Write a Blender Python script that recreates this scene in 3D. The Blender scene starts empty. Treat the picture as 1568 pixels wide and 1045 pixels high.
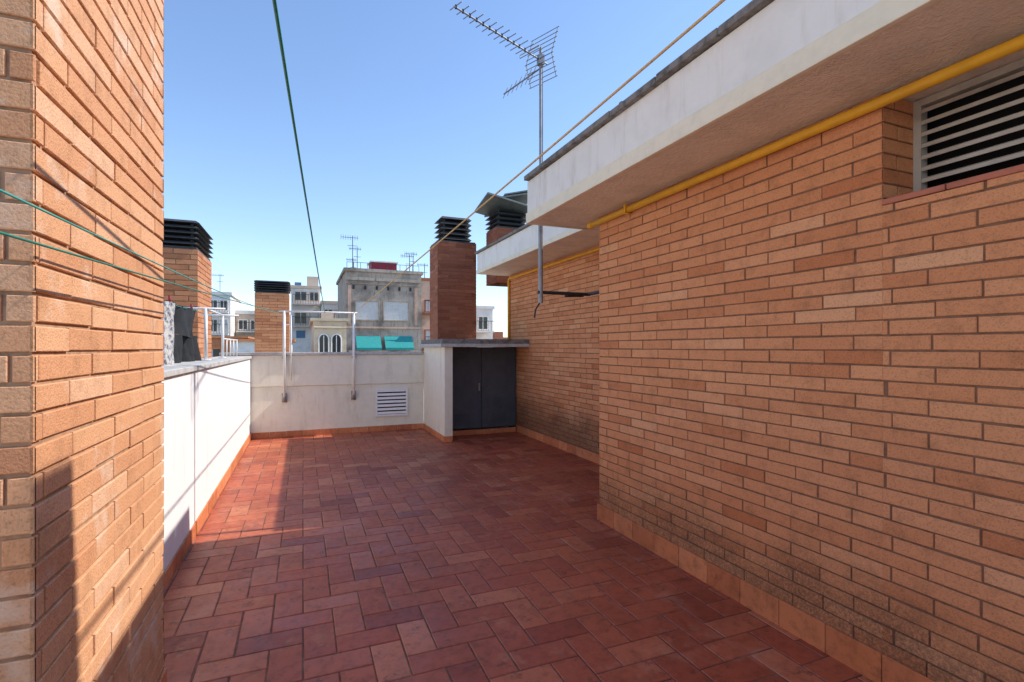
import bpy, math, random
from mathutils import Vector
random.seed(7)
scene=bpy.context.scene
# ------------------------------------------------------------------ node helpers
def newmat(name):
    m=bpy.data.materials.new(name); m.use_nodes=True
    nt=m.node_tree; b=nt.nodes['Principled BSDF']
    return m,nt,b
def N(nt,t,**kw):
    n=nt.nodes.new(t)
    for k,v in kw.items(): setattr(n,k,v)
    return n
def noise(nt,vec,scale,detail=5,rough=.6):
    n=N(nt,'ShaderNodeTexNoise'); n.inputs['Scale'].default_value=scale
    n.inputs['Detail'].default_value=min(detail,4); n.inputs['Roughness'].default_value=rough
    nt.links.new(vec,n.inputs['Vector']); return n.outputs['Fac']
def ramp(nt,fac,stops):
    r=N(nt,'ShaderNodeValToRGB'); e=r.color_ramp.elements
    while len(e)<len(stops): e.new(.5)
    for i,(p,c) in enumerate(stops):
        e[i].position=p; e[i].color=(c[0],c[1],c[2],1) if hasattr(c,'__len__') else (c,c,c,1)
    nt.links.new(fac,r.inputs['Fac']); return r.outputs['Color']
def mix(nt,fac,a,b,mode='MIX'):
    m=N(nt,'ShaderNodeMix',data_type='RGBA',blend_type=mode)
    for s,v in ((m.inputs[0],fac),(m.inputs[6],a),(m.inputs[7],b)):
        if hasattr(v,'is_linked') or hasattr(v,'links'): nt.links.new(v,s)
        elif hasattr(v,'__len__'): s.default_value=(v[0],v[1],v[2],1)
        else: s.default_value=v
    return m.outputs[2]
def math_(nt,op,a,b=None,clamp=False):
    m=N(nt,'ShaderNodeMath',operation=op); m.use_clamp=clamp
    for i,v in enumerate((a,b)):
        if v is None: continue
        if hasattr(v,'links'): nt.links.new(v,m.inputs[i])
        else: m.inputs[i].default_value=v
    return m.outputs[0]
def maprange(nt,v,a,b,c=0,d=1):
    m=N(nt,'ShaderNodeMapRange'); m.interpolation_type='SMOOTHSTEP'
    nt.links.new(v,m.inputs[0])
    for i,x in enumerate((a,b,c,d)): m.inputs[i+1].default_value=x
    return m.outputs[0]
def bump(nt,b,h,dist,strength=1):
    n=N(nt,'ShaderNodeBump'); n.inputs['Distance'].default_value=dist; n.inputs['Strength'].default_value=strength
    nt.links.new(h,n.inputs['Height']); nt.links.new(n.outputs[0],b.inputs['Normal'])
def coords(nt,sc=None):
    o=N(nt,'ShaderNodeTexCoord').outputs['Object']
    if sc:
        m=N(nt,'ShaderNodeMapping'); m.inputs['Scale'].default_value=sc; nt.links.new(o,m.inputs[0]); return m.outputs[0]
    return o
def rnd(nt):
    a=N(nt,'ShaderNodeAttribute',attribute_name='rnd'); s=N(nt,'ShaderNodeSeparateColor')
    nt.links.new(a.outputs['Color'],s.inputs[0]); return s.outputs[0],s.outputs[1]
def zc(nt,o):
    s=N(nt,'ShaderNodeSeparateXYZ'); nt.links.new(o,s.inputs[0]); return s.outputs
def add_stain(nt,o,c,stain):
    s=zc(nt,o); n3=noise(nt,o,2.3,4,.7)
    zz=math_(nt,'ADD',s[2],math_(nt,'MULTIPLY',math_(nt,'SUBTRACT',n3,.5),-.8))
    # taller damp band on the recessed stretch of wall (y > 4 m)
    zz=math_(nt,'SUBTRACT',zz,maprange(nt,s[1],4.5,6.5,0,.18))
    f=maprange(nt,zz,.12,.70,1,0)
    n5=noise(nt,o,70,4,.85)
    f=math_(nt,'MULTIPLY',f,maprange(nt,n5,.36,.60,.3,1))
    f=math_(nt,'MULTIPLY',f,maprange(nt,s[1],3.5,5.5,stain*.78,stain))
    return mix(nt,f,c,(.07,.046,.030))
def brick_mat(name,stops,stain=0,white=0.0):
    m,nt,b=newmat(name); o=coords(nt); r,g=rnd(nt)
    c=ramp(nt,r,stops)
    n1=noise(nt,o,9,3,.7); c=mix(nt,.55,c,ramp(nt,n1,[(.25,.6),(.5,1.0),(.7,1.0)]),'MULTIPLY')
    n2=noise(nt,o,130,2,.7); c=mix(nt,.55,c,ramp(nt,n2,[(.3,.5),(.5,1.0),(.8,1.0)]),'MULTIPLY')
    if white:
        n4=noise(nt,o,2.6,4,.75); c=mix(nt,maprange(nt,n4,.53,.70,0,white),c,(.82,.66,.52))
    if stain: c=add_stain(nt,o,c,stain)
    nt.links.new(c,b.inputs['Base Color']); b.inputs['Roughness'].default_value=.85
    b.inputs['Specular IOR Level'].default_value=.25
    h=math_(nt,'ADD',math_(nt,'MULTIPLY',n2,1.2),n1); bump(nt,b,h,.0026,.9)
    return m
R_STOPS=[(0,(.58,.20,.080)),(.3,(.70,.285,.125)),(.7,(.78,.345,.16)),(1,(.83,.42,.215))]
M_brick=brick_mat('brick_orange',R_STOPS,stain=.9)
M_brick_p=brick_mat('brick_pale',[(0,(.46,.17,.08)),(.15,(.66,.31,.155)),(.6,(.76,.40,.21)),(1,(.82,.48,.29))],white=.55)  # pillar brick: its own paler tone with whitish efflorescence patches
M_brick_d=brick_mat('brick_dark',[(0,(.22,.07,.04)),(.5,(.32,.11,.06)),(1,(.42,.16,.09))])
M_brick_c=brick_mat('brick_chimney',[(0,(.42,.16,.075)),(.5,(.58,.25,.12)),(1,(.66,.33,.17))])
def simple(name,col,rough=.6,metal=0,var=.25,scale=8,bmp=0,bscale=60,spec=.4,dirt=None,streak=False,stain=0):
    m,nt,b=newmat(name); o=coords(nt)
    n1=noise(nt,o,scale,3,.65)
    c=mix(nt,1.0,col,ramp(nt,n1,[(.3,1-var),(.55,1)]),'MULTIPLY')
    if dirt:
        v=coords(nt,(5,5,.9)) if streak else o
        n3=noise(nt,v,1.2 if streak else 1.7,4,.72); c=mix(nt,maprange(nt,n3,.50,.75,0,dirt[1]),c,dirt[0])
    if stain: c=add_stain(nt,o,c,stain)
    nt.links.new(c,b.inputs['Base Color']); b.inputs['Roughness'].default_value=rough
    b.inputs['Metallic'].default_value=metal; b.inputs['Specular IOR Level'].default_value=spec
    if bmp: bump(nt,b,noise(nt,o,bscale,3,.7),bmp)
    return m
M_mortar=simple('mortar',(.27,.135,.078),.95,var=.4,scale=20,stain=.85)
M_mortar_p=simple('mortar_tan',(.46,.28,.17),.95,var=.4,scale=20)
M_white=simple('white_render',(.88,.87,.85),.85,var=.04,bmp=.002,bscale=90,dirt=((.66,.62,.55),.3),streak=True)
M_cream=simple('cream_render',(.88,.83,.69),.85,var=.06,bmp=.003,bscale=70,dirt=((.54,.46,.34),.4),streak=True)
M_soffit=simple('soffit_render',(.88,.76,.61),.9,var=.15,scale=4,bmp=.012,bscale=38,dirt=((.62,.49,.37),.5))
M_fascia=simple('fascia_paint',(.90,.87,.80),.85,var=.08,scale=3,bmp=.003,bscale=60,dirt=((.56,.48,.38),.45),streak=True)
M_trim=simple('fascia_trim',(.90,.82,.63),.8,var=.1)
M_coping=simple('coping_concrete',(.26,.24,.22),.95,var=.6,scale=14,bmp=.008,bscale=40,dirt=((.07,.065,.06),.8))
M_copl=simple('coping_light',(.56,.55,.52),.85,var=.25,scale=10,bmp=.002,dirt=((.25,.23,.20),.5))
M_yellow=simple('yellow_paint',(.90,.48,.03),.42,var=.12,scale=12,dirt=((.60,.28,.03),.3))
M_metal=simple('galvanised',(.34,.35,.37),.5,metal=.5,var=.3)
M_alu=simple('aluminium',(.24,.24,.25),.5,metal=.4,var=.2)
M_dark=simple('dark_metal',(.035,.035,.038),.55)
M_cab=simple('cabinet_paint',(.085,.098,.12),.5,var=.2,scale=5,dirt=((.15,.15,.15),.3))
M_wpole=simple('white_pole',(.84,.84,.82),.4,var=.1)
M_green=simple('green_cord',(.02,.24,.17),.5)
M_teal=simple('teal_cord',(.06,.40,.34),.5)
M_rope=simple('yellow_rope',(.76,.54,.24),.7,var=.3,scale=60)
M_cap=simple('chimney_cap',(.055,.058,.062),.6,var=.3)
M_gcap=simple('grey_slate',(.10,.125,.12),.5,var=.4,scale=6)
M_louver=simple('louver_beige',(.56,.50,.42),.5,var=.2,scale=10,dirt=((.2,.17,.13),.5))
M_black=simple('black_void',(.008,.008,.008),.9)
M_sill=simple('red_sill',(.52,.17,.10),.6,var=.3)
M_maroon=simple('maroon',(.28,.02,.04),.6)
# tiles
def tile_mat(name,stops,rough=(.28,.6),dust=.3,spec=.5,grime=.6):
    m,nt,b=newmat(name); o=coords(nt); r,g=rnd(nt)
    c=ramp(nt,r,stops)
    n1=noise(nt,o,1.0,4,.7); c=mix(nt,.8,c,ramp(nt,n1,[(.32,.68),(.56,1.0)]),'MULTIPLY')
    n2=noise(nt,o,16,4,.75); c=mix(nt,.75,c,ramp(nt,n2,[(.28,.55),(.52,1.0)]),'MULTIPLY')
    n3=noise(nt,o,2.6,4,.8); c=mix(nt,maprange(nt,n3,.52,.72,0,dust),c,(.60,.32,.19))
    n6=noise(nt,o,6,4,.9); c=mix(nt,maprange(nt,n6,.56,.68,0,grime),c,(.11,.045,.028))
    n7=noise(nt,o,30,3,.8); c=mix(nt,maprange(nt,n7,.66,.76,0,.4),c,(.62,.46,.36))
    nt.links.new(c,b.inputs['Base Color'])
    rr=maprange(nt,n3,.3,.7,rough[0],rough[1])
    rr=math_(nt,'ADD',rr,math_(nt,'MULTIPLY',math_(nt,'SUBTRACT',g,.5),.12))
    nt.links.new(rr,b.inputs['Roughness']); b.inputs['Specular IOR Level'].default_value=spec
    bump(nt,b,n2,.0016)
    return m
M_tile=tile_mat('terracotta_tile',[(0,(.33,.070,.036)),(.3,(.43,.100,.048)),(.75,(.50,.132,.060)),(1,(.58,.19,.090))],rough=(.38,.62),dust=.35,spec=.38,grime=.6)
M_skirt=tile_mat('terracotta_skirting',[(0,(.58,.18,.07)),(.5,(.70,.24,.095)),(1,(.76,.29,.125))],rough=(.5,.75),dust=.2,grime=.3)
M_grout=simple('grout',(.15,.08,.06),.9,var=.5,scale=12,dirt=((.46,.36,.29),.6))

# ------------------------------------------------------------------ mesh builder
class MB:
    def __init__(s,mats): s.v=[];s.f=[];s.m=[];s.c=[];s.mats=mats
    def face(s,idx,mi,c): s.f.append(idx);s.m.append(mi);s.c.append(c)
    def mi(s,mat):
        if mat not in s.mats: s.mats.append(mat)
        return s.mats.index(mat)
    def box(s,x0,y0,z0,x1,y1,z1,mat,bv=0):
        c=(random.random(),random.random()); s.hexa([(x0,y0,z0),(x1,y0,z0),(x1,y1,z0),(x0,y1,z0),(x0,y0,z1),(x1,y0,z1),(x1,y1,z1),(x0,y1,z1)],mat,c)
    def hexa(s,p,mat,c=None):
        c=c or (random.random(),random.random())
        b=len(s.v); s.v+= [tuple(q) for q in p]; k=s.mi(mat)
        for q in ((3,2,1,0),(4,5,6,7),(0,1,5,4),(1,2,6,5),(2,3,7,6),(3,0,4,7)): s.face([b+i for i in q],k,c)
    def quad(s,p,mat,c=None):
        b=len(s.v); s.v+=[tuple(q) for q in p]; s.face(list(range(b,b+len(p))),s.mi(mat),c or (random.random(),random.random()))
    def obox(s,cen,ax,ay,az,mat):
        cen,ax,ay,az=map(Vector,(cen,ax,ay,az))
        s.hexa([cen-ax-ay-az,cen+ax-ay-az,cen+ax+ay-az,cen-ax+ay-az,cen-ax-ay+az,cen+ax-ay+az,cen+ax+ay+az,cen-ax+ay+az],mat)
    def tube(s,pts,r,mat,n=10,cap=True):
        pts=[Vector(p) for p in pts]; k=s.mi(mat); c=(random.random(),random.random()); b=len(s.v)
        prev=None
        for i,p in enumerate(pts):
            d=(pts[min(i+1,len(pts)-1)]-pts[max(i-1,0)]).normalized()
            if prev is None:
                a=Vector((0,0,1)) if abs(d.z)<.9 else Vector((1,0,0)); u=d.cross(a).normalized()
            else: u=(prev-d*prev.dot(d)).normalized()
            prev=u; w=d.cross(u)
            rr=r[i] if isinstance(r,(list,tuple)) else r
            for j in range(n):
                t=2*math.pi*j/n; s.v.append(tuple(p+u*math.cos(t)*rr+w*math.sin(t)*rr))
        for i in range(len(pts)-1):
            for j in range(n):
                j2=(j+1)%n; s.face([b+i*n+j,b+i*n+j2,b+(i+1)*n+j2,b+(i+1)*n+j],k,c)
        if cap:
            s.face([b+j for j in range(n)][::-1],k,c); s.face([b+(len(pts)-1)*n+j for j in range(n)],k,c)
    def bricks(s,O,U,Nn,ua,ub,za,zb,mat,mort,course=.072,bl=.34,j=.009,p=.006,phase=0,ext=(0,0)):
        O,U,Nn=Vector(O),Vector(U),Vector(Nn)
        Z=Vector((0,0,1)); flip=U.cross(Z).dot(Nn)<0
        def P(u,z,n): return O+U*u+Z*z+Nn*n
        def Q(l,m,c):
            if flip: l=l[::-1]
            s.quad(l,m,c)
        Q([P(ua,za,0),P(ub,za,0),P(ub,zb,0),P(ua,zb,0)],mort,(.5,.5))
        A=ua-(p if ext[0] else 0); B=ub+(p if ext[1] else 0)
        i0=int(math.floor(za/course)); i1=int(math.ceil(zb/course))
        for i in range(i0,i1):
            z0=max(i*course+j/2,za); z1=min((i+1)*course-j/2,zb)
            if z1-z0<.01: continue
            off=phase+(bl/2 if i%2 else 0)+random.uniform(-.02,.02)
            k=int(math.floor((A-off)/bl))
            while k*bl+off<B:
                u0=k*bl+off+j/2+random.uniform(-.002,.002); u1=(k+1)*bl+off-j/2+random.uniform(-.002,.002); k+=1
                u0=max(u0,A);u1=min(u1,B)
                if u0-A<.03 and u0>A: u0=A if u0-A<.012 else u0
                if u1-u0<.02: continue
                dz=random.uniform(-.0016,.0016); pp=p+random.uniform(-.0025,.0015) if (u0>A and u1<B) else p
                c=(min(1,max(0,random.gauss(.52,.19))),random.random()); a=.0025
                t0=random.uniform(-.001,.001)
                b_=[(u0,z0+dz+t0),(u1,z0+dz-t0),(u1,z1+dz-t0),(u0,z1+dz+t0)]
                ii=[(u0+a,z0+dz+t0+a),(u1-a,z0+dz-t0+a),(u1-a,z1+dz-t0-a),(u0+a,z1+dz+t0-a)]
                lo=[P(u,z,0) for u,z in b_]; mid=[P(u,z,pp-a*.8) for u,z in b_]; hi=[P(u,z,pp) for u,z in ii]
                Q(hi,mat,c)
                for t in range(4):
                    t2=(t+1)%4; Q([mid[t],mid[t2],hi[t2],hi[t]],mat,c); Q([lo[t],lo[t2],mid[t2],mid[t]],mat,c)
    def finish(s,name,smooth=False,bevel=0):
        me=bpy.data.meshes.new(name); me.from_pydata(s.v,[],s.f); me.update()
        for m in s.mats: me.materials.append(m)
        me.polygons.foreach_set('material_index',s.m)
        ca=me.color_attributes.new('rnd','FLOAT_COLOR','CORNER'); data=[]
        for f,c in zip(s.f,s.c): data+= [c[0],c[1],0,1]*len(f)
        ca.data.foreach_set('color',data)
        if smooth: me.polygons.foreach_set('use_smooth',[True]*len(s.f))
        ob=bpy.data.objects.new(name,me); scene.collection.objects.link(ob)
        if bevel:
            b=ob.modifiers.new('b','BEVEL'); b.width=bevel; b.segments=2; b.limit_method='ANGLE'
        return ob

# ------------------------------------------------------------------ ground and block
M_ground=simple('city_ground',(.16,.15,.14),.95,var=.4,scale=.05)
g=MB([M_ground]); g.quad([(-4000,-4000,-16),(4000,-4000,-16),(4000,4000,-16),(-4000,4000,-16)],M_ground); g.finish('ground')
g=MB([M_cream]); g.box(-9,-4,-16,9,20,-.03,M_cream); g.finish('terrace_building')

# ------------------------------------------------------------------ floor: herringbone terracotta
fl=MB([M_grout,M_tile]); fl.quad([(-.9,-3.5,0),(4.3,-3.5,0),(4.3,10.1,0),(-.9,10.1,0)],M_grout)
w=.165; gp=.0034
def tile(x0,y0,x1,y1):
    x0=max(x0,-.86);x1=min(x1,4.0);y0=max(y0,-3.3);y1=min(y1,9.98)
    x0+=gp;y0+=gp;x1-=gp;y1-=gp
    if x1-x0<.02 or y1-y0<.02: return
    c=(min(1,max(0,random.gauss(.47,.24))),random.random()); a=.004; h=.004
    jx=random.uniform(-.0012,.0012); jy=random.uniform(-.0012,.0012); x0+=jx;x1+=jx;y0+=jy;y1+=jy
    tz=[h+random.uniform(-.0009,.0009) for _ in range(4)]
    lo=[(x0,y0,0.0005),(x1,y0,0.0005),(x1,y1,0.0005),(x0,y1,0.0005)]
    hi=[(x0+a,y0+a,tz[0]),(x1-a,y0+a,tz[1]),(x1-a,y1-a,tz[2]),(x0+a,y1-a,tz[3])]
    fl.quad(hi,M_tile,c)
    for t in range(4): fl.quad([lo[t],lo[(t+1)%4],hi[(t+1)%4],hi[t]],M_tile,c)
for a in range(-8,27):
    for b in range(-22,63):
        m=(a-b)%4
        if m==0: tile(a*w,b*w,(a+2)*w,(b+1)*w)
        elif m==2: tile(a*w,(b-1)*w,(a+1)*w,(b+1)*w)
fl.finish('terrace_floor')

# ------------------------------------------------------------------ brick building on the right (near + recessed)
XW=2.54; YC=4.05; XR=3.75; YJ=1.565; SZ=2.80
rb=MB([M_brick,M_mortar])
rb.bricks((XW,0,0),(0,1,0),(-1,0,0),YJ,YC,0,SZ,M_brick,M_mortar,ext=(1,1))
rb.bricks((XW,0,0),(0,1,0),(-1,0,0),-3.2,YJ,0,2.268,M_brick,M_mortar)
rb.bricks((XW,YJ,0),(1,0,0),(0,-1,0),0,.24,2.268,SZ,M_brick,M_mortar,phase=.1,ext=(1,0))
rb.bricks((XW,YC,0),(1,0,0),(0,1,0),0,XR-XW,0,3.0,M_brick,M_mortar,phase=.12,ext=(1,0))
rb.bricks((XR,0,0),(0,1,0),(-1,0,0),YC,9.3,0,3.0,M_brick,M_mortar,phase=.05)
rb.bricks((XR,9.3,0),(1,0,0),(0,1,0),0,2.2,0,3.0,M_brick,M_mortar)
rb.box(XW+.003,YJ+.003,0,2.9,YC-.003,SZ,M_mortar)
rb.box(XW+.003,-3.2,0,2.9,YJ,2.265,M_mortar)
rb.box(2.905,-3.2,0,6,YC-.003,SZ-.002,M_mortar)
rb.box(XR+.003,YC,0,6,9.297,2.995,M_mortar)
rb.finish('brick_building')
# sill + louver vent
lv=MB([M_louver])
for k in range(18):
    y1=YJ-.003-k*.26; lv.box(XW-.012,y1-.255,2.270,2.775,y1,2.296,M_sill)
lv.finish('window_sill',bevel=.003)
lv=MB([M_louver])
lx=2.762
lv.box(lx,-3.1,2.298,lx+.05,YJ-.004,2.335,M_louver); lv.box(lx,-3.1,2.765,lx+.05,YJ-.004,2.798,M_louver)
for yy in (YJ-.004,.2,-1.4): lv.box(lx-.001,yy-.035,2.335,lx+.049,yy,2.765,M_louver)
z=2.345
while z<2.75:
    for (ya,yb) in ((.202,YJ-.04),(-1.398,.163)):
        lv.hexa([(lx+.003,ya,z),(lx+.006,ya,z-.004),(lx+.006,yb,z-.004),(lx+.003,yb,z),
                 (lx+.040,ya,z+.026),(lx+.043,ya,z+.022),(lx+.043,yb,z+.022),(lx+.040,yb,z+.026)],M_louver)
        lv.box(lx+.001,ya,z-.008,lx+.005,yb,z+.010,M_louver)
    z+=.056
lv.box(lx+.085,-3.1,2.3,lx+.09,YJ-.005,2.79,M_black)
lv.finish('louver_vent')

# ------------------------------------------------------------------ roofs
rf=MB([M_fascia])
XE=2.03; YE=4.49
rf.box(XE,-3.4,SZ+.004,6,YE,3.20,M_soffit)
rf.box(XE-.02,-3.42,SZ+.10,XE-.001,YE+.02,3.20,M_fascia)
rf.box(XE-.032,-3.43,SZ-.006,XE-.001,YE+.03,SZ+.097,M_trim)
rf.box(XE,YE+.001,SZ-.006,6,YE+.03,SZ+.097,M_trim); rf.box(XE,YE+.001,SZ+.10,6,YE+.02,3.20,M_fascia)
y=-3.45
while y<YE:
    L=random.uniform(.48,.52); y2=min(y+L,YE+.06)
    dz=random.uniform(-.004,.004); rf.box(XE-.06,y,3.203+dz,XE+.30,y2-.008,3.245+dz,M_coping); y+=L
rf.box(XE+.31,-3.4,3.201,6,YE,3.225,M_coping)
for i in range(110):
    yy=random.uniform(0,YE); xx=XE-.055+random.random()*.1; r=random.uniform(.006,.02)
    rf.box(xx,yy,3.235,xx+r*1.5,yy+r*2,3.243+r,M_coping)
rf.finish('roof_overhang',bevel=.004)
hk=MB([M_dark]); hk.tube([(XE-.02,1.02,3.08),(XE-.06,1.02,3.07),(XE-.07,1.03,3.02),(XE-.05,1.05,2.99),(XE-.03,1.05,3.0)],.006,M_dark,6); hk.finish('wall_hook')
XE2=3.10; S2=3.0
rf=MB([M_fascia])
rf.box(XE2,YE+.04,S2+.004,6.2,9.25,3.38,M_soffit)
rf.box(XE2-.02,YE+.04,S2+.07,XE2-.001,9.27,3.38,M_fascia); rf.box(XE2-.03,YE+.04,S2-.004,XE2-.001,9.28,S2+.067,M_trim)
rf.box(XE2,9.251,S2-.004,6.2,9.28,3.38,M_fascia)
y=YE+.04
while y<9.2:
    rf.box(XE2-.06,y,3.383,XE2+.25,min(y+.5,9.32)-.006,3.42+random.uniform(-.004,.004),M_coping); y+=.5
rf.box(XE2+.26,YE+.04,3.381,6.2,9.25,3.40,M_coping)
rf.finish('rear_roof_overhang',bevel=.004)

# ------------------------------------------------------------------ gas pipes
pp=MB([M_yellow])
pr=.026; px=XW-.045; pz=2.742
pp.tube([(px,-3.2,pz),(px,1.2,pz+.003),(px,4.12,pz)],pr,M_yellow,16)
pp.tube([(px,4.10,pz),(px,4.16,pz)],pr*1.15,M_yellow,16)
for yy in (-.6,3.55):
    pp.box(px-.034,yy-.012,pz-.034,px-.026,yy+.012,pz+.055,M_yellow); pp.box(px-.03,yy-.012,pz-.036,px+.045,yy+.012,pz-.028,M_yellow)
pp.finish('gas_pipe',smooth=True)
pp=MB([M_yellow])
q=XR-.04
pp.tube([(q,4.1,2.93),(q,9.15,2.93),(q,9.2,2.92),(q,9.22,2.88),(q,9.22,1.2)],.022,M_yellow,12)
for yy in (5.5,6.8,8.1): pp.box(q-.022,yy-.01,2.901,q+.035,yy+.01,2.906,M_metal)
pp.finish('gas_pipe',smooth=True)
    
# ------------------------------------------------------------------ pillar on the left
pl=MB([M_brick_p,M_mortar_p]); PX=-.60; PY0=1.56; PY1=2.765
PK=dict(p=.008,j=.010)
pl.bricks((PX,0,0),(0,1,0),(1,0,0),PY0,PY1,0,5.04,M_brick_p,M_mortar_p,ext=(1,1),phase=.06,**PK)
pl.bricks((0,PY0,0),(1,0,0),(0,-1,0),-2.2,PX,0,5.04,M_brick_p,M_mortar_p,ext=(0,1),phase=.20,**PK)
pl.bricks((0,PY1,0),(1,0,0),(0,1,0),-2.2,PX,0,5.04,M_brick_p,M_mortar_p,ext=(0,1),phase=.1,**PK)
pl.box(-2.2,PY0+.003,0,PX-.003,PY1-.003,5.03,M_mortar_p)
pl.box(-2.24,PY0-.05,5.041,PX+.05,PY1+.05,5.12,M_coping)
pl.finish('brick_pillar')

# ------------------------------------------------------------------ parapets
LT=1.40
lp=MB([M_white])
lp.box(-1.28,2.78,-.02,-.85,5.615,LT,M_white); lp.box(-1.28,5.622,-.02,-.85,9.93,LT,M_white)
lp.box(-1.27,5.60,-.02,-.858,5.63,LT-.002,M_copl)
lp.box(-1.28,-3.2,-.02,-.85,1.548,LT,M_white)
y=2.78
while y<9.9:
    lp.box(-1.33,y,LT+.002,-.825,min(y+.6,9.95)-.004,LT+.045,M_copl); y+=.6
lp.finish('parapet_wall',bevel=.004)
bw=MB([M_cream])
bw.box(-1.30,9.95,-.02,2.2,10.2,.90,M_cream); bw.box(-1.30,9.925,.903,2.2,10.2,1.455,M_cream)
x=-1.32
while x<2.15:
    bw.box(x,9.89,1.458,min(x+.7,2.19)-.004,10.24,1.505,M_copl); x+=.7
bw.finish('rear_parapet_wall',bevel=.004)
# skirting
sk=MB([M_skirt])
def skirt(axis,c,a,b,side,h=.13,t=.012):
    y=a
    while y<b-.01:
        y2=min(y+.28,b)-.004; hh=h+random.uniform(-.002,.002)
        if axis=='y': sk.box(min(c,c+side*t),y,.003,max(c,c+side*t),y2,hh,M_skirt)
        else: sk.box(y,min(c,c+side*t),.003,y2,max(c,c+side*t),hh,M_skirt)
        y+=.28
skirt('y',XW-.009,-3.2,YC+.02,-1,.155); skirt('x',YC+.008,XW-.02,XR-.02,1,.15)
skirt('y',XR-.009,YC+.03,8.88,-1,.13)
skirt('y',-.848,2.78,9.93,1,.12); skirt('x',9.948,-.83,2.18,-1,.10)
skirt('y',2.198,8.35,9.93,-1,.10); skirt('x',8.348,2.18,2.34,-1,.10); skirt('x',8.888,2.36,3.72,-1,.09)
skirt('y',PX+.010,PY0,PY1,1,.13)
sk.finish('terracotta_skirting',bevel=.002)

# ------------------------------------------------------------------ utility cabinet
cb=MB([M_white])
cb.box(2.2,8.35,-.01,2.34,9.945,1.60,M_cream); cb.box(2.341,9.3,-.01,XR-.01,9.95,1.60,M_cream)
cb.box(2.12,8.28,1.604,XR-.012,10.0,1.66,M_copl); cb.box(2.15,8.31,1.663,XR-.012,9.98,1.74,M_coping)
cb.box(2.342,8.93,.1,XR-.012,8.96,1.60,M_dark)
dw=(XR-.02-2.345)/2
for k in range(2):
    x0=2.345+k*dw+.006; x1=2.345+(k+1)*dw-.006
    cb.box(x0,8.90,.12,x1,8.928,1.585,M_cab)
    for e in ((x0,.12,x1,.16),(x0,1.545,x1,1.585),(x0,.161,x0+.035,1.544),(x1-.035,.161,x1,1.544)):
        cb.box(e[0],8.892,e[1],e[2],8.899,e[3],M_cab)
    vx=(x0+x1)/2
    for zz in (.22,1.35):
        for t in range(7): cb.box(vx-.14,8.890,zz+t*.024,vx+.14,8.899,zz+t*.024+.012,M_cab)
cb.box(2.345+dw-.06,8.872,.80,2.345+dw-.03,8.891,.94,M_metal)
cb.finish('utility_cabinet',bevel=.003)

# wall vent in rear parapet
v=MB([M_white]); v.box(1.29,9.935,.30,1.86,9.949,.80,M_black)
for e in ((1.27,.28,1.88,.315),(1.27,.785,1.88,.82),(1.27,.316,1.305,.784),(1.845,.316,1.88,.784)): v.box(e[0],9.915,e[1],e[2],9.934,e[3],M_white)
zz=.325
while zz<.77:
    v.hexa([(1.306,9.918,zz),(1.844,9.918,zz),(1.844,9.922,zz-.004),(1.306,9.922,zz-.004),(1.306,9.930,zz+.042),(1.844,9.930,zz+.042),(1.844,9.934,zz+.038),(1.306,9.934,zz+.038)],M_white); zz+=.07
v.finish('wall_vent')

# ------------------------------------------------------------------ clothes-line frame
cf=MB([M_wpole])
yp=9.86
for x in (-.31,.87):
    cf.tube([(x,yp,.72),(x,yp,2.24)],.024,M_wpole,10); cf.tube([(x,yp,.74),(x,9.95,.74)],.014,M_wpole,8)
    cf.box(x-.04,9.90,.62,x+.04,9.949,.78,M_metal); cf.box(x-.03,yp-.005,1.40,x+.03,9.924,1.43,M_metal)
cf.tube([(-.20,yp,1.0),(-.20,yp,2.24)],.012,M_wpole,8)
cf.tube([(-.40,yp,2.235),(.93,yp,2.235)],.016,M_wpole,10)
cf.tube([(-.31,yp,2.0),(-.20,yp,2.0)],.01,M_wpole,8)
cf.finish('clothes_line_frame',smooth=True)
cf=MB([M_wpole])
for y in (6.85,8.2):
    cf.tube([(-1.05,y,LT+.04),(-1.05,y,2.05)],.018,M_wpole,10); cf.box(-1.10,y-.05,LT+.046,-1.0,y+.05,LT+.056,M_wpole)
    cf.tube([(-1.30,y,2.05),(-.85,y,2.05)],.013,M_wpole,8)
cf.tube([(-1.05,6.85,2.05),(-1.05,8.2,2.05)],.012,M_wpole,8)
cf.tube([(-1.05,8.2,1.72),(-1.05,9.9,1.72)],.01,M_wpole,8)
for y in (8.6,9.0,9.4,9.85): cf.tube([(-1.05,y,LT+.04),(-1.05,y,1.72)],.009,M_wpole,8)
cf.finish('drying_rail',smooth=True)
def rope(name,p0,p1,sag,r,mat,ext=1.35):
    p0,p1=Vector(p0),Vector(p1); m=MB([mat]); pts=[]
    for i in range(41):
        t=i/40; p=p0+(p1-p0)*t*ext; p.z-=sag*4*t*(1-t); pts.append(p)
    m.tube(pts,r,mat,8); return m.finish(name,smooth=True)
rope('clothes_line',(.364,yp,2.235),(-.07,1.65,2.60),.05,.0055,M_green)
rope('clothes_rope',(.87,yp,2.235),(1.5,1.55,2.95),.02,.0065,M_rope,1.2)
rope('clothes_line',(-.31,yp,2.22),(-.52,1.1,1.82),.03,.0028,M_green,1.15)
rope('clothes_line',(-.40,yp,2.20),(-.52,1.1,1.91),.05,.0026,M_teal,1.15)
rope('clothes_line',(-1.15,8.2,2.05),(-1.15,3.2,2.0),.02,.003,M_teal,1.0)
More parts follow.
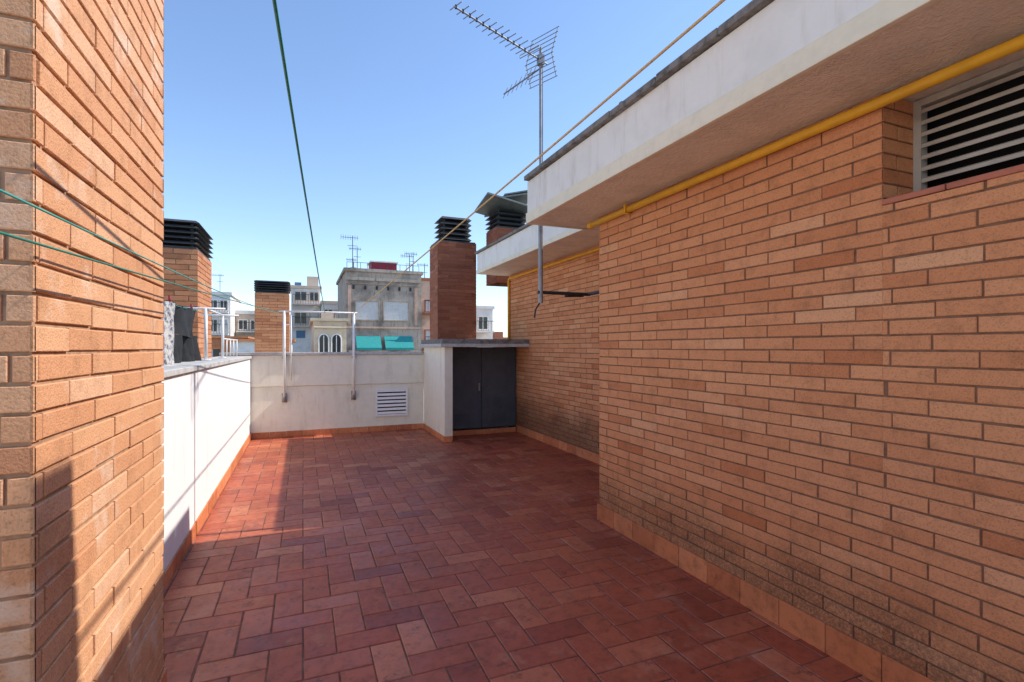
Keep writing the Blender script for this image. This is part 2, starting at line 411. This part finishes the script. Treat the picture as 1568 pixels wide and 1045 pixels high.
# laundry
M_blackcloth=simple('black_cloth',(.022,.024,.028),.85,var=.5)
m,nt,b=newmat('patterned_cloth'); o=coords(nt)
c=ramp(nt,noise(nt,o,22,4,.7),[(.40,(.10,.11,.14)),(.47,(.34,.34,.36)),(.56,(.55,.53,.50))]); nt.links.new(c,b.inputs['Base Color']); b.inputs['Roughness'].default_value=.9
M_pat=m
def cloth(mb,y0,y1,z0,z1,x,mat,tw0=0,tw1=0,seed=0,lean=0):
    nu,nv=18,18; b=len(mb.v); k=mb.mi(mat)
    for j in range(nv+1):
        t=j/nv
        for i in range(nu+1):
            s=i/nu; w2=1-t*tw0; cy=(y0+y1)/2+lean*t
            yy=cy+(y0+(y1-y0)*s-(y0+y1)/2)*w2
            xx=x+.045*math.sin(s*9+seed+t*2)*(.3+t)+.02*math.sin(s*23+seed*3)
            mb.v.append((xx,yy,z1+(z0-z1)*t-.008*math.sin(s*math.pi)-.025*math.sin(s*12+seed)*t))
    for j in range(nv):
        for i in range(nu): mb.face([b+j*(nu+1)+i,b+j*(nu+1)+i+1,b+(j+1)*(nu+1)+i+1,b+(j+1)*(nu+1)+i],k,(.5,.5))
tr=MB([M_blackcloth])
cloth(tr,5.45,6.80,1.72,2.03,-1.15,M_blackcloth,seed=1)
cloth(tr,5.45,6.10,1.34,1.73,-1.15,M_blackcloth,tw0=.22,seed=1,lean=.0); cloth(tr,6.12,6.80,1.38,1.73,-1.14,M_blackcloth,tw0=.25,seed=4,lean=.06)
for yy in (5.6,6.6): tr.box(-1.16,yy-.01,2.0,-1.14,yy+.01,2.08,M_maroon)
tr.finish('hanging_trousers',smooth=True)
tr=MB([M_pat]); cloth(tr,4.7,5.50,1.38,2.0,-1.08,M_pat,seed=2,tw0=.06); tr.finish('hanging_towel',smooth=True)

# ------------------------------------------------------------------ chimneys
def chimney(name,x0,x1,y0,y1,z0,zb,zt,mat,mort,slabs=5,capmat=None,over=.03,inset=0,taper=0):
    capmat=capmat or M_cap
    c=MB([mat,mort])
    c.bricks((0,y0,0),(1,0,0),(0,-1,0),x0,x1,z0,zb,mat,mort,ext=(1,1),phase=.07)
    c.bricks((0,y1,0),(1,0,0),(0,1,0),x0,x1,z0,zb,mat,mort,ext=(1,1))
    c.bricks((x1,0,0),(0,1,0),(1,0,0),y0,y1,z0,zb,mat,mort,ext=(1,1),phase=.15)
    c.bricks((x0,0,0),(0,1,0),(-1,0,0),y0,y1,z0,zb,mat,mort,ext=(1,1),phase=.11)
    c.box(x0+.01,y0+.01,zb+.001,x1-.01,y1-.01,zb+.03,capmat)
    hh=(zt-zb-.03); st=hh/slabs
    for i in range(slabs):
        z=zb+.03+i*st; o=over-inset-taper*i
        c.hexa([(x0-o,y0-o,z+st*.45),(x1+o,y0-o,z+st*.45),(x1+o,y1+o,z+st*.45),(x0-o,y1+o,z+st*.45),
                (x0-o+.05,y0-o+.05,z+st*.95),(x1+o-.05,y0-o+.05,z+st*.95),(x1+o-.05,y1+o-.05,z+st*.95),(x0-o+.05,y1+o-.05,z+st*.95)],capmat)
        q=.09+inset
        c.box(x0+q,y0+q,z,x1-q,y1-q,z+st*.44,M_black)
        for (ax,ay) in ((x0+q-.03,y0+q-.03),(x1-q,y0+q-.03),(x0+q-.03,y1-q),(x1-q,y1-q)): c.box(ax,ay,z+.001,ax+.03,ay+.03,z+st*.449,capmat)
    c.finish(name)
M_mort_c=simple('mortar_chimney',(.27,.145,.09),.95,var=.4,scale=20)
chimney('brick_chimney',-2.25,-1.36,8.19,9.35,0,2.96,3.36,M_brick_c,M_mort_c,5)
chimney('brick_chimney',-1.10,-.335,14,14.6,0,2.95,3.26,M_brick_c,M_mort_c,5)
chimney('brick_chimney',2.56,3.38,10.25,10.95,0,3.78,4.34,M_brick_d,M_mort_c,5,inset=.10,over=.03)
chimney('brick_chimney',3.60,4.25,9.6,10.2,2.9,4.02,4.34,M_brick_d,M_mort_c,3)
chimney('brick_chimney',2.60,3.20,.82,1.42,3.226,4.45,4.62,M_brick_c,M_mort_c,2)
# tilted slate cowl on the rear chimney
cw=MB([M_gcap])
cw.obox((3.86,9.75,4.42),(.54,0,-.10),(0,.42,-.08),(0,.004,.018),M_gcap)
cw.obox((3.98,9.85,4.57),(.42,0,.10),(0,.38,-.10),(0,.004,.016),M_gcap)
cw.obox((4.08,9.9,4.70),(.30,0,.08),(0,.30,-.08),(0,.004,.014),M_gcap)
for (x,y) in ((3.66,9.65),(4.2,9.65),(3.66,10.1),(4.2,10.1)): cw.tube([(x,y,4.3),(x,y,4.56)],.014,M_dark,6)
cw.finish('chimney_cowl')

# ------------------------------------------------------------------ antenna
an=MB([M_metal])
mx,my=2.244,4.70
an.tube([(mx,my,2.05),(mx,my,3.2)],.024,M_metal,12); an.tube([(mx,my,3.2),(mx,my,4.66)],.016,M_metal,12)
an.tube([(mx-.03,my,2.16),(2.82,my,2.16)],.018,M_dark,10); an.tube([(2.80,my,2.16),(2.80,YC,2.16)],.016,M_dark,10)
an.tube([(mx,my+.03,2.05),(mx-.05,my+.02,1.98),(mx-.07,my,1.9)],.008,M_dark,8)
an.tube([(mx+.3,my,2.155),(mx+.28,my,2.13),(mx+.5,my,2.14)],.01,M_dark,8)
D=Vector((-.915,-.403,0)); E=Vector((.403,-.915,0)); A=Vector((mx,my,4.53))
an.tube([A-D*.10,A+D*1.14],.008,M_alu,8)
for i in range(12):
    t=.24+i*.08; c0=A+D*t; L=.125-.004*i
    an.tube([c0-E*L+Vector((0,0,.015)),c0+E*L+Vector((0,0,.015))],.004,M_alu,6)
    an.box(c0.x-.008,c0.y-.008,c0.z-.010,c0.x+.008,c0.y+.008,c0.z+.022,M_dark)
c0=A+D*.17
for sgn in (1,-1):
    base=A+D*.03; up=Vector((0,0,1))*.30*sgn-D*.10
    if sgn<0: up=up*.7
    for e in (-.17,.17): an.tube([base+E*e,base+E*e+up],.0045,M_alu,6)
    for k in range(6):
        q_=base+up*(k/5); an.tube([q_-E*.19,q_+E*.19],.0038,M_alu,6)
an.tube([c0-E*.13,c0-E*.13+Vector((0,0,.03)),c0+E*.13+Vector((0,0,.03)),c0+E*.13,c0-E*.13],.004,M_alu,6)
an.box(mx-.03,my-.03,4.48,mx+.03,my+.03,4.58,M_metal)
A2=Vector((mx,my,4.45)); D2=Vector((-.23,.97,0)); E2=Vector((.97,.23,0))
an.tube([A2-D2*.05,A2+D2*.66],.008,M_alu,8)
for i in range(7):
    c1=A2+D2*(.12+i*.085); L=.11-.006*i; an.tube([c1-E2*L*.4-Vector((0,0,L*.9)),c1+E2*L*.4+Vector((0,0,L*.9))],.004,M_alu,6)
an.tube([(mx+.02,my,4.45),(mx+.022,my,3.8),(mx+.02,my,3.2)],.004,M_dark,6)
an.finish('tv_antenna')

# ------------------------------------------------------------------ city backdrop
glass=simple('window_glass',(.03,.035,.04),.15,spec=.6)
shut=simple('roller_shutter',(.70,.69,.66),.6,var=.2)
def building(name,x0,x1,y0,y1,zt,mat,wins=(),cornice=.3,cmat=None,extra=None,balc=None):
    b=MB([mat]); b.box(x0,y0,-16,x1,y1,zt,mat)
    cm=cmat or mat
    b.box(x0-.15,y0-.15,zt+.004,x1+.15,y0+.2,zt+cornice,cm); b.box(x0-.15,y0+.205,zt+.004,x0+.2,y1,zt+cornice,cm); b.box(x1-.2,y0+.205,zt+.004,x1+.15,y1,zt+cornice,cm)
    for (a,c,z0,z1,kind) in wins:
        mm=shut if kind=='s' else glass
        b.box(a,y0-.02,z0,c,y0-.005,z1,mm); t=.09
        for e in ((a-t,z0-t,c+t,z0),(a-t,z1,c+t,z1+t),(a-t,z0+.002,a,z1-.002),(c,z0+.002,c+t,z1-.002)): b.box(e[0],y0-.12,e[1],e[2],y0-.004,e[3],cm)
        if kind=='s':
            n=int((z1-z0)/.12)
            for k in range(n): b.box(a+.01,y0-.035,z0+k*.12+.01,c-.01,y0-.021,z0+k*.12+.09,shut)
        else: b.box((a+c)/2-.04,y0-.05,z0,(a+c)/2+.04,y0-.022,z1,shut)
    for (a,c,z) in (balc or ()):
        b.box(a,y0-1.0,z-.15,c,y0-.13,z,cm)
        b.tube([(a+.05,y0-.95,z+.95),(c-.05,y0-.95,z+.95)],.03,M_dark,5)
        n=max(2,int((c-a)/.25))
        for k in range(n+1):
            xx=a+.05+(c-a-.1)*k/n; b.tube([(xx,y0-.95,z),(xx,y0-.95,z+.95)],.018,M_dark,4,cap=False)
    if extra: extra(b)
    return b.finish(name)
M_gray=simple('grey_stained_render',(.50,.42,.34),.95,var=.5,scale=.8,dirt=((.15,.115,.09),.9),streak=True)
M_pink=simple('pink_render',(.72,.48,.35),.95,var=.3,scale=.8,dirt=((.3,.2,.15),.5),streak=True)
M_beige=simple('beige_stone',(.68,.54,.38),.95,var=.3,scale=1.2,dirt=((.3,.22,.15),.5))
M_bw=simple('white_block',(.82,.79,.74),.9,var=.15,scale=.5,dirt=((.5,.46,.42),.5))
M_tan=simple('tan_render',(.66,.52,.40),.9,var=.2,scale=.5,dirt=((.4,.3,.22),.5))
M_orange=simple('orange_roof',(.66,.26,.11),.9,var=.3,scale=2)
M_rbr=simple('red_brick_block',(.42,.17,.10),.9,var=.3,scale=2)
M_teala=simple('teal_awning',(.03,.32,.30),.8,var=.25)
M_bwin=simple('blue_shade',(.12,.22,.36),.6)
def ex_gray(b):
    b.box(5.3,44,7.61,7.4,46,8.75,M_maroon); b.box(5.2,43.9,8.752,7.5,46.1,8.85,M_bw)
    b.box(3.2,46,7.61,4.6,48,8.3,M_gray)
    b.box(3.3,41.2,1.2,8.9,41.9,1.35,M_gray)
    for (a,c) in ((3.85,5.75),(6.05,8.3)):
        b.hexa([(a,41.1,1.50),(c,41.1,1.50),(c,41.98,2.45),(a,41.98,2.45),(a,41.1,1.55),(c,41.1,1.55),(c,41.98,2.50),(a,41.98,2.50)],M_teala)
        b.box(a,41.1,1.36,c,41.13,1.495,M_teala)
    b.box(3.1,41.86,6.9,9.0,41.99,7.15,M_gray); b.box(3.1,41.90,6.6,9.0,41.985,6.7,M_gray)
    b.box(3.1,41.9,3.1,9.0,41.985,3.25,M_pink)
    b.box(3.25,41.93,3.4,3.5,41.985,6.5,M_pink); b.box(8.5,41.93,3.4,8.75,41.985,6.5,M_pink)
    for k in range(6): b.box(3.6+k*.9,41.93,6.2,3.75+k*.9,41.985,6.5,M_dark)
    for k in range(12):
        x=3.2+k*.52; b.tube([(x,42.2,7.9),(x,42.2,8.35)],.02,M_dark,5)
    b.tube([(3.2,42.2,8.35),(8.9,42.2,8.35)],.02,M_dark,5)
building('apartment_building',3.09,9.08,42,52,7.6,M_gray,[(3.85,5.6,3.8,5.25,'s'),(6.05,8.0,3.8,5.3,'s'),(3.85,5.6,.6,1.1,'g')],.25,M_gray,ex_gray)
building('apartment_building',9.10,13.0,42.3,52,7.2,M_pink,[(9.5,10.3,4.6,5.5,'s'),(9.5,10.3,1.6,3.0,'s'),(11.2,12.2,4.6,5.5,'s')],.2,M_rbr,balc=[(9.2,10.6,1.5),(9.2,10.6,4.5)])
def ex_arch(b):
    for k in range(2):
        cx=.98+k*.62; pts=[(cx-.2,27.97,1.3),(cx+.2,27.97,1.3),(cx+.2,27.97,2.0)]
        for t in range(1,8): pts.append((cx+.2*math.cos(t*math.pi/8),27.97,2.0+.24*math.sin(t*math.pi/8)))
        pts.append((cx-.2,27.97,2.0)); b.quad(pts,glass)
        ring=[]
        for t in range(9): ring.append((cx+.24*math.cos(t*math.pi/8),27.95,2.0+.28*math.sin(t*math.pi/8)))
        b.tube([(cx+.24,27.95,1.3)]+ring+[(cx-.24,27.95,1.3)],.035,M_bw,6)
        b.box(cx-.02,27.93,1.3,cx+.02,27.965,2.2,M_bw)
    b.tube([(.5,27.9,2.62),(2.1,27.9,2.62)],.05,M_beige,6)
    b.box(.9,29,3.11,1.5,30,3.5,M_tan)
building('arched_house',.5,2.1,28,36,2.95,M_beige,[],.15,M_beige,ex_arch)
def ex_w(b):
    b.box(0.4,62,8.4,1.6,64,9.6,M_tan); b.box(-.9,63,8.31,-.2,64,9.0,M_bwin)
    b.box(-.7,59.93,2.6,.2,59.99,3.4,M_bwin)
building('white_apartment_building',-1.2,1.75,60,70,8.0,M_bw,[(-.8,.3,6.7,7.6,'g'),(.7,1.5,6.7,7.6,'g'),(-.8,.3,4.2,5.5,'g'),(.7,1.5,4.2,5.5,'s')],.3,M_tan,ex_w,balc=[(-1.1,1.6,6.3),(-1.1,1.6,3.9)])
building('tan_apartment_building',1.8,4.0,55,62,6.0,M_bw,[(2.0,2.7,4.4,5.4,'g'),(3.0,3.7,4.4,5.4,'s'),(2.0,2.7,2.2,3.4,'g'),(3,3.7,2.2,3.4,'g')],.3,M_tan,balc=[(1.9,3.9,4.2),(1.9,3.9,2.0)])
building('white_apartment_building',-9.3,-7.0,60,70,7.0,M_bw,[(-8.9,-8.2,5.4,6.4,'g'),(-7.9,-7.3,5.4,6.4,'g'),(-8.9,-8.2,3.2,4.4,'g'),(-7.9,-7.3,3.2,4.4,'s')],.3,balc=[(-9.1,-7.1,5.2),(-9.1,-7.1,3.0)])
building('tan_apartment_building',-6.95,-4.4,64,72,5.3,M_tan,[(-6.6,-5.8,3.6,4.6,'g'),(-5.4,-4.8,3.6,4.6,'g')],.4,M_bw,balc=[(-6.8,-4.5,3.4)])
building('beige_apartment_building',-4.3,-1.3,75,85,5.6,M_beige,[(-4,-3.2,4,5,'g'),(-2.6,-1.8,4,5,'s')],.4)
building('tiled_roof_house',-5.6,-3.0,32,40,2.1,M_orange,[(-5,-4.2,.5,1.5,'g')],.1)
building('white_house',-3.0,-.5,26,30,1.85,M_bw,[(-2.6,-2.0,.5,1.2,'g')],.12,M_orange)
building('white_apartment_building',14.0,17.6,48,56,5.4,M_bw,[(14.6,15.5,3.4,4.6,'s'),(16.1,17.0,3.4,4.6,'g')],.3,balc=[(14.2,17.4,3.2)])
random.seed(11)
far=MB([M_bw])
for k in range(120):
    x=random.uniform(-150,190); y=random.uniform(90,200); ww=random.uniform(6,16); z=1.6+random.uniform(-3,5.5)*y/150
    mt=random.choice([M_bw,M_beige,M_pink,M_tan,M_rbr]); far.box(x,y,-16,x+ww,y+random.uniform(6,14),z,mt)
    for a in range(int(ww//2)):
        for c in range(3): far.box(x+.5+a*2,y-.06,z-2.2-c*3,x+1.6+a*2,y-.01,z-.9-c*3,glass)
    if random.random()<.6: far.box(x+1,y+2,z+.01,x+3.5,y+4,z+1.6,mt)
far.finish('distant_city_blocks')
def aerial(name,x,y,z0,z1,s=1):
    a=MB([M_metal]); a.tube([(x,y,z0),(x,y,z1)],.03,M_dark,6)
    L=.9*s; a.tube([(x-L,y,z1-.15),(x+L*.5,y,z1-.15)],.02,M_dark,5)
    for k in range(8): xx=x-L+k*L*.2; a.tube([(xx,y-.05,z1-.15-.2*s),(xx,y,z1-.15+.2*s)],.012,M_dark,4)
    a.tube([(x-.4*s,y,z1-.8),(x+.4*s,y,z1-.8)],.018,M_dark,5)
    a.finish(name)
aerial('rooftop_aerial',3.7,43,7.6,10.6); aerial('rooftop_aerial',4.15,44,7.6,9.9,.7); aerial('rooftop_aerial',4.0,46,8,9.3,.6)
aerial('rooftop_aerial',8.3,43,7.6,9.4,.8); aerial('rooftop_aerial',8.8,44,7.6,9.8,.8); aerial('rooftop_aerial',9.8,44,7.2,8.9,.7)
aerial('rooftop_aerial',-8.2,62,7,9.4,.8)

# ------------------------------------------------------------------ world, sun, camera
sx=Vector((1,-.10,1.04)).normalized()
el=math.asin(sx.z); az=math.atan2(sx.x,sx.y)
w_=bpy.data.worlds.new('World'); scene.world=w_; w_.use_nodes=True; nt=w_.node_tree
sky=nt.nodes.new('ShaderNodeTexSky'); sky.sky_type='NISHITA'; sky.sun_disc=False; sky.sun_elevation=el; sky.sun_rotation=az
sky.air_density=1.1; sky.dust_density=.15; sky.ozone_density=2.6; sky.altitude=0
mx_=nt.nodes.new('ShaderNodeMix'); mx_.data_type='RGBA'; mx_.blend_type='MULTIPLY'; mx_.inputs[0].default_value=1
nt.links.new(sky.outputs[0],mx_.inputs[6]); mx_.inputs[7].default_value=(1.50,1.53,1.62,1)
nt.links.new(mx_.outputs[2],nt.nodes['Background'].inputs[0]); nt.nodes['Background'].inputs[1].default_value=.15
sd=bpy.data.lights.new('sun','SUN'); sd.energy=5; sd.angle=math.radians(.5); sd.color=(1,.93,.83)
so=bpy.data.objects.new('sun',sd); scene.collection.objects.link(so); so.rotation_euler=sx.to_track_quat('Z','Y').to_euler(); so.location=(8,-1,9)
cd=bpy.data.cameras.new('camera'); cd.lens=17.9; cd.sensor_width=36; cd.shift_y=.006; cd.clip_start=.05; cd.clip_end=6000
co=bpy.data.objects.new('camera',cd); scene.collection.objects.link(co); co.location=(0,0,1.6); co.rotation_euler=(math.radians(90),0,math.radians(-22.3))
scene.camera=co
scene.view_settings.view_transform='Standard'; scene.view_settings.look='None'; scene.view_settings.exposure=0
